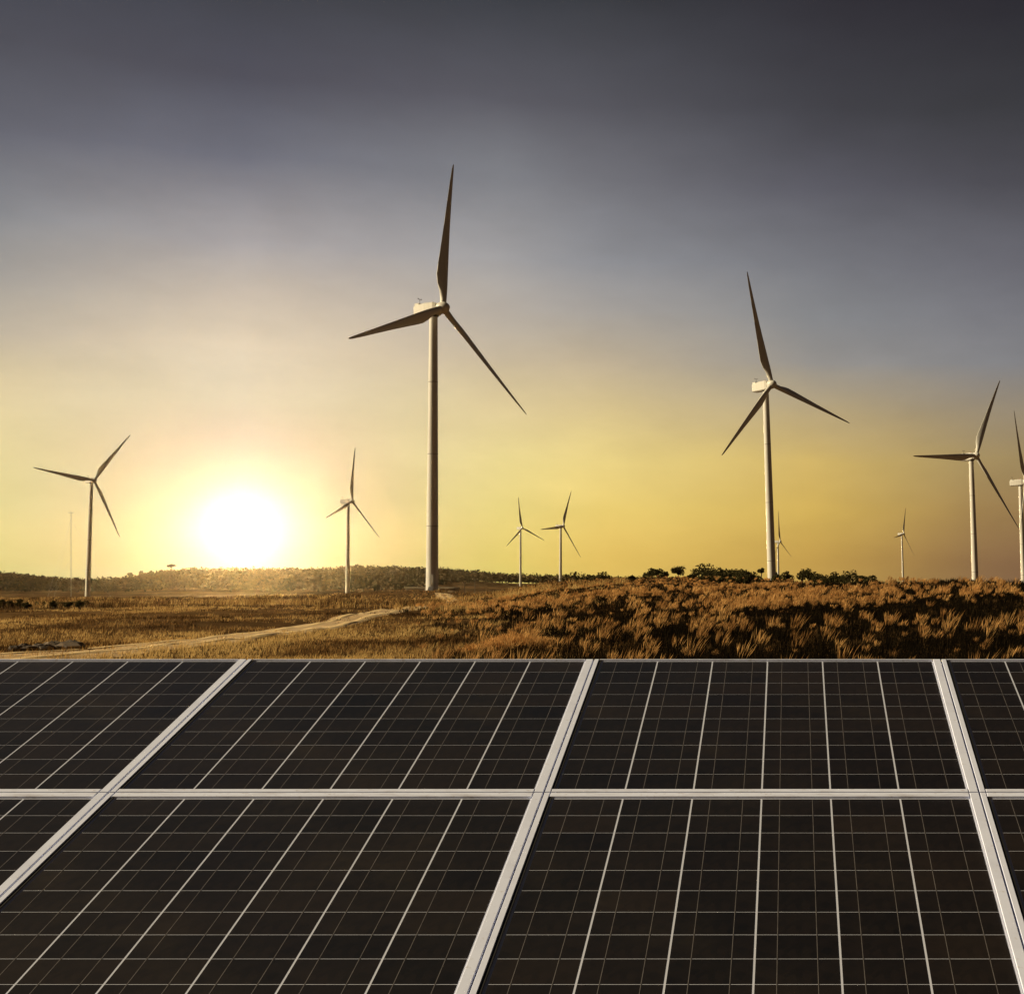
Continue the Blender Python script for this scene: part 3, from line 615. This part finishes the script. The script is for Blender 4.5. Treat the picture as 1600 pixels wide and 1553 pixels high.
# tall plumed grass over the right hill
N = 26000
pxs = RNG.uniform(600, 1780, N); u = RNG.random(N); dmax = np.interp(pxs, HC_PX, HC_D) + 14
dd = 24 * (dmax / 24) ** u; xs, ys = (pxs - CX) / F_PX * dd, dd
edge = sstep(560, 940, pxs + (dd - 60) * 0.9) + vnoise(xs / 9, ys / 12, 31) * 0.5
k = RNG.random(N) < np.clip(edge, 0.0, 1); xs, ys, dd, pxs = xs[k], ys[k], dd[k], pxs[k]
hgt = 0.74 * RNG.uniform(0.32, 0.68, len(xs)) * np.interp(dd, [100, 150], [1, 0.62]) * np.clip(0.75 + 0.5 * (vnoise(xs / 4, ys / 6, 33) + 0.5), 0.6, 1.3)
bw = 0.010 * np.clip(dd / 30, 0.8, 5)
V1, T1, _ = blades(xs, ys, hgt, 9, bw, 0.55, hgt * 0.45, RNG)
# feathery straw tufts standing singly and in drifts among the dark blades
M = 21000
cpx = RNG.uniform(640, 1760, M); cmax = np.interp(cpx, HC_PX, HC_D) + 12; cd = 25 * (cmax / 25) ** RNG.random(M); cxs, cys = (cpx - CX) / F_PX * cd, cd
drift = vnoise(cxs / 9, cys / 15, 35) + vnoise(cxs / 3.1, cys / 5, 36) * 0.8 + vnoise(cxs / 1.2, cys / 1.8, 37) * 0.6
pr = np.interp(cd, [25, 48, 62, 80, 110, 200], [0.05, 0.09, 0.24, 0.75, 0.95, 1.0]) * (1 - 0.45 * sstep(1330, 1430, cpx) * (cd < 92))  # bright tufts sparse nearby, thick farther out, to draw the hill's lit band
k = (RNG.random(M) < pr * np.clip(0.20 + drift * 1.15, 0.015, 1.0)) & (RNG.random(M) < sstep(620, 860, cpx + (cd - 55) * 0.8))
cxs, cys, cd = cxs[k], cys[k], cd[k]; ch = (0.20 + 0.52 * RNG.random(len(cxs)) ** 1.3) * np.interp(cd, [100, 150], [1, 0.62])
NPL = 30
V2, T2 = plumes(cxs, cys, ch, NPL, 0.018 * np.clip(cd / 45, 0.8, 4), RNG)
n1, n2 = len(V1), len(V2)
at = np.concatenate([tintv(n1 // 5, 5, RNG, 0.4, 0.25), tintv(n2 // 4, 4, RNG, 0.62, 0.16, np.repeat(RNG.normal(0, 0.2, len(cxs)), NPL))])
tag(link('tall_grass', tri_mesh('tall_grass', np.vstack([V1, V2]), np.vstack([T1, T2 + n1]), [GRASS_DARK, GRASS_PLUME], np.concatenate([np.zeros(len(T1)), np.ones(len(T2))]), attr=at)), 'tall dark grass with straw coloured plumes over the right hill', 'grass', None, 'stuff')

# short dry grass and low brush on the left and middle ground
N = 30000
pxs = RNG.uniform(-80, 1000, N); dd = 30 * (420 / 30) ** RNG.random(N); dd[:5000] = RNG.uniform(7, 32, 5000); pxs[:5000] = RNG.uniform(-700, 2300, 5000); xs, ys = (pxs - CX) / F_PX * dd, dd
tr = np.array(TRACK_PTS, float)
def near_poly(x, y, P, r):
    m = np.zeros(len(x), bool)
    for a, b in zip(P[:-1], P[1:]):
        ab = b - a; t = np.clip(((x - a[0]) * ab[0] + (y - a[1]) * ab[1]) / (ab @ ab), 0, 1)
        m |= np.hypot(x - a[0] - t * ab[0], y - a[1] - t * ab[1]) < r
    return m
vr = vnoise(xs / 1.6, ys / 2.4, 47)
k = (~near_poly(xs, ys, tr, 1.25) | (vr > 0.22) | (near_poly(xs, ys, tr, 0.3) & (vr > -0.3))) & (vnoise(xs / 8, ys / 14, 41) + vnoise(xs / 2.2, ys / 3, 42) * 0.7 > -0.12)
xs, ys, dd = xs[k], ys[k], dd[k]
brush = (vnoise(xs / 16, ys / 22, 43) > 0.10) & (dd > 110)
hgt = RNG.uniform(0.10, 0.30, len(xs)) * (1 + brush * 2.6)
V1, T1, _ = blades(xs, ys, hgt, 8, 0.010 * np.clip(dd / 30, 1, 9), 0.8, hgt * 0.9, RNG)
tf = np.repeat(np.clip((vnoise(xs / 6, ys / 11, 44) + vnoise(xs / 2, ys / 3.5, 45) * 0.8) * 1.25, -0.5, 0.6), 8)
tag(link('dry_grass', tri_mesh('dry_grass', V1, T1, GRASS_DRY, attr=tintv(len(V1) // 5, 5, RNG, 0.50, 0.22, tf))), 'short dry brown grass over the left and middle field', 'grass', None, 'stuff')

# heap of pale straw behind the panels
def straw_heap(px0, px1, D, label):
    rng = np.random.default_rng(77); x0, x1 = px_x(px0, D), px_x(px1, D); n = 420
    x = rng.uniform(x0, x1, n); y = D + rng.normal(0, 0.55, n); f = (x - x0) / (x1 - x0)
    mound = 0.42 * np.sin(np.pi * f) ** 0.8 * np.exp(-((y - D) / 0.8) ** 2) * (0.7 + 0.6 * (vnoise(x * 1.7, y * 1.7, 51) + 0.5))
    z = height(x, y) + mound * rng.uniform(0.5, 1.0, n)
    V, T, _ = blades(x, y, rng.uniform(0.10, 0.34, n), 7, np.full(n, 0.022), 2.2, np.full(n, 0.16), rng, 0.1, z)
    c = np.array([V[:, 0].mean(), D, hz(float(V[:, 0].mean()), D)])
    o = link('straw_heap', tri_mesh('straw_heap', V - c, T, GRASS_PLUME, attr=tintv(len(V) // 5, 5, rng, 0.85, 0.2)), None, tuple(c)); tag(o, label, 'straw heap')
straw_heap(722, 872, 44.5, 'pale heap of cut straw lying just behind the panels, near the middle')

# rocks at the left foreground
def rock_mesh(seed):
    rng = np.random.default_rng(seed); mb = MB(); rr = []
    for th in np.linspace(0.15, math.pi - 0.15, 6):
        rr.append([tuple(np.array([math.sin(th) * math.cos(a), math.sin(th) * math.sin(a) * 0.8, math.cos(th) * 0.6]) * rng.uniform(0.75, 1.15)) for a in np.linspace(0, 2 * math.pi, 9)[:-1]])
    mb.rings(rr, 0, False, True); return mb.mesh('rock', ROCK)
RO = [100, 88, 74, 60, 46, 38, 24]
RK = [rock_mesh(s) for s in (1, 2, 3)]
for k, (px, D, s, lb) in enumerate([(112, 43.5, 0.42, 'largest brown rock of the pile at the left, at its right end'), (100, 43.8, 0.28, None), (88, 43.2, 0.24, None), (74, 43.0, 0.26, None), (60, 43.2, 0.3, None), (46, 42.8, 0.22, None), (38, 43.4, 0.26, None), (83, 45.2, 0.34, 'dark hump-shaped rock standing behind the rock pile at the left'), (24, 43.0, 0.2, None)]):
    x = px_x(px, D); o = link('rock', RK[k % 3], None, (x, D, hz(x, D) + s * 0.25), (0, 0, k * 1.3)); o.scale = (s * 1.3, s, s)
    tag(o, lb or ORD[RO.index(px) + 1] + ' small brown rock to the left of the largest rock in the left pile', 'rock', 'rocks piled at the left')

# ------------------------------------------------------------------ solar array
PW, GAP = 1.0, 0.004                               # panel pitch across, gap between frames
D2 = PW * F_PX / 680.0
TILT = math.atan(695.0 / F_PX); Z2 = EYE - 327.0 / F_PX * D2
D1 = D2 * 1022.0 / 814.0; PL = (D1 - D2) / math.cos(TILT)
SEAM0 = (850 - CX) / F_PX * D2 - 2 * PW            # left edge of the leftmost column
w, l = PW - GAP, PL - GAP
LR, RRL, BR, SHD_W = 0.0125, 0.0205, 0.014, 0.0065     # left, right, bottom rail faces and the strip painted dark as shaded inner wall
def frame_parts(top):
    out = []
    for nm, a in (('side_rail', (0, LR, 0, l)), ('side_rail', (w - RRL, w, 0, l)), ('end_rail', (LR + 2.2e-3, w - RRL - 2.2e-3, 0, BR)), ('end_rail', (LR + 2.2e-3, w - RRL - 2.2e-3, l - top, l))):
        mb = MB(); mb.box(*a, -0.035, 0.0, 0, 0.0008); out.append((nm, mb.mesh(nm, RAILD if nm == 'end_rail' else FRAME)))
    return out
FR_UP, FR_LOW = frame_parts(0.003), frame_parts(0.019)
x0, x1 = LR + SHD_W + 0.0042, w - RRL - 0.003
ncol, nrow = 6, 10
def panel_inner(top):
    y0, y1 = BR + 0.006, l - top - 0.004; cp, rp = (x1 - x0) / ncol, (y1 - y0) / nrow
    cw, ch = cp - 0.0048, rp - 0.0018
    c = MB(); c.box(-cw / 2, cw / 2, -ch / 2, ch / 2, -0.0004, 0.0)
    bb = MB(); bb.box(-0.0007, 0.0007, y0 + 0.001, y1 - 0.001, 0, 0.0002)
    bs = MB(); bs.box(LR + 0.001, w - RRL - 0.001, BR + 0.001, l - top - 0.001, -0.0085, -0.00565)
    gl = MB(); gl.add([(LR, BR, 0), (w - RRL, BR, 0), (w - RRL, l - top, 0), (LR, l - top, 0)], [(0, 1, 2, 3)])
    shd = MB(); shd.box(LR + 2e-4, LR + SHD_W, BR + 2e-4, l - top - 2e-4, -0.0062, -0.0024)
    ge = MB(); ge.box(LR + SHD_W + 4e-4, w - RRL - 4e-4, BR + 2e-4, BR + 0.004, -0.0062, -0.0024)
    return dict(y0=y0, cp=cp, rp=rp, cell=c.mesh('cell', CELL), bar=bb.mesh('busbar', RIBBON), sheet=bs.mesh('backsheet', BACK), glass=gl.mesh('cover_glass', GLASS), seal=shd.mesh('shade_margin_strip', DARKEDGE), dark_margin=ge.mesh('shade_margin_strip', DARKEDGE))
IN_UP, IN_LOW = panel_inner(0.003), panel_inner(0.019)
def panel(col, row, label):
    t = (0.0 if row else -PL)
    s0 = t + (GAP / 2)
    r = empty('solar_panel', (SEAM0 + col * PW + GAP / 2, D2 + s0 * math.cos(TILT), Z2 + s0 * math.sin(TILT)), (TILT, 0, 0))
    tag(r, label, 'solar panel', 'solar panels of the tilted array')
    FRM, I = (FR_UP, IN_UP) if row else (FR_LOW, IN_LOW)
    for nm, me in FRM: link(nm, me, r)
    link('backsheet', I['sheet'], r)
    link('shade_margin_strip', I['seal'], r); link('shade_margin_strip', I['dark_margin'], r)
    for a in range(ncol):
        for b in range(nrow):
            link('cell', I['cell'], r, (x0 + (a + 0.5) * I['cp'], I['y0'] + (b + 0.5) * I['rp'], -0.0052))
        for f in (-0.235, 0.235): link('busbar', I['bar'], r, (x0 + (a + 0.5 + f) * I['cp'], 0, -0.0051))
    link('cover_glass', I['glass'], r, (0, 0, -0.0026))
cn = ['leftmost, cut off by the picture edge', 'second from the left', 'third from the left', 'rightmost, cut off by the picture edge']
for c in range(4):
    panel(c, 1, 'white framed dark solar panel of the upper row, ' + cn[c])
    panel(c, 0, 'white framed dark solar panel of the lower row, ' + cn[c])
# the steel rack that carries them
rack = empty('mounting_rack', (SEAM0, D2, hz(SEAM0, D2))); tag(rack, 'galvanised steel rack carrying the tilted solar panels', 'rack')
zb = rack.location.z
for s in (-PL * 0.75, -PL * 0.22, PL * 0.22, PL * 0.75):
    yy, zz = s * math.cos(TILT), Z2 - zb + s * math.sin(TILT)
    mb = MB(); mb.box(-0.02, 4 * PW + 0.02, -0.025, 0.025, -0.055, -0.003); mb.build('rail', STEEL, rack, (0, yy + 0.038 * math.sin(TILT), zz - 0.038 * math.cos(TILT)), (TILT, 0, 0))
for k in range(3):
    xx = 0.45 + k * 1.55
    mb = MB(); mb.box(-0.03, 0.03, -PL * 0.95, PL * 0.9, -0.06, 0.0); mb.build('rafter', STEEL, rack, (xx, 0.1 * math.sin(TILT), Z2 - zb - 0.1 * math.cos(TILT)), (TILT, 0, 0))
    for s in (-PL * 0.6, PL * 0.6):
        yy, zz = s * math.cos(TILT), Z2 - zb + s * math.sin(TILT) - 0.15
        mb = MB(); mb.box(-0.04, 0.04, -0.04, 0.04, -0.6, zz); mb.build('post', STEEL, rack, (xx, yy, 0))

# ------------------------------------------------------------------ evening haze
hm = bpy.data.materials.new('haze_air'); hm.use_nodes = True; t = hm.node_tree; t.nodes.clear()
pv = t.nodes.new('ShaderNodeVolumePrincipled'); pv.inputs['Color'].default_value = (0.95, 0.84, 0.66, 1)
pv.inputs['Density'].default_value = 0.000018; pv.inputs['Anisotropy'].default_value = 0.95
ho = t.nodes.new('ShaderNodeOutputMaterial'); t.links.new(pv.outputs[0], ho.inputs['Volume'])
mb = MB(); zlow = float(gzv.min()) - 1.0; mb.box(-3400, 3400, -3400, 3400, zlow, 130)
hzo = mb.build('haze', hm); tag(hzo, kind='stuff')
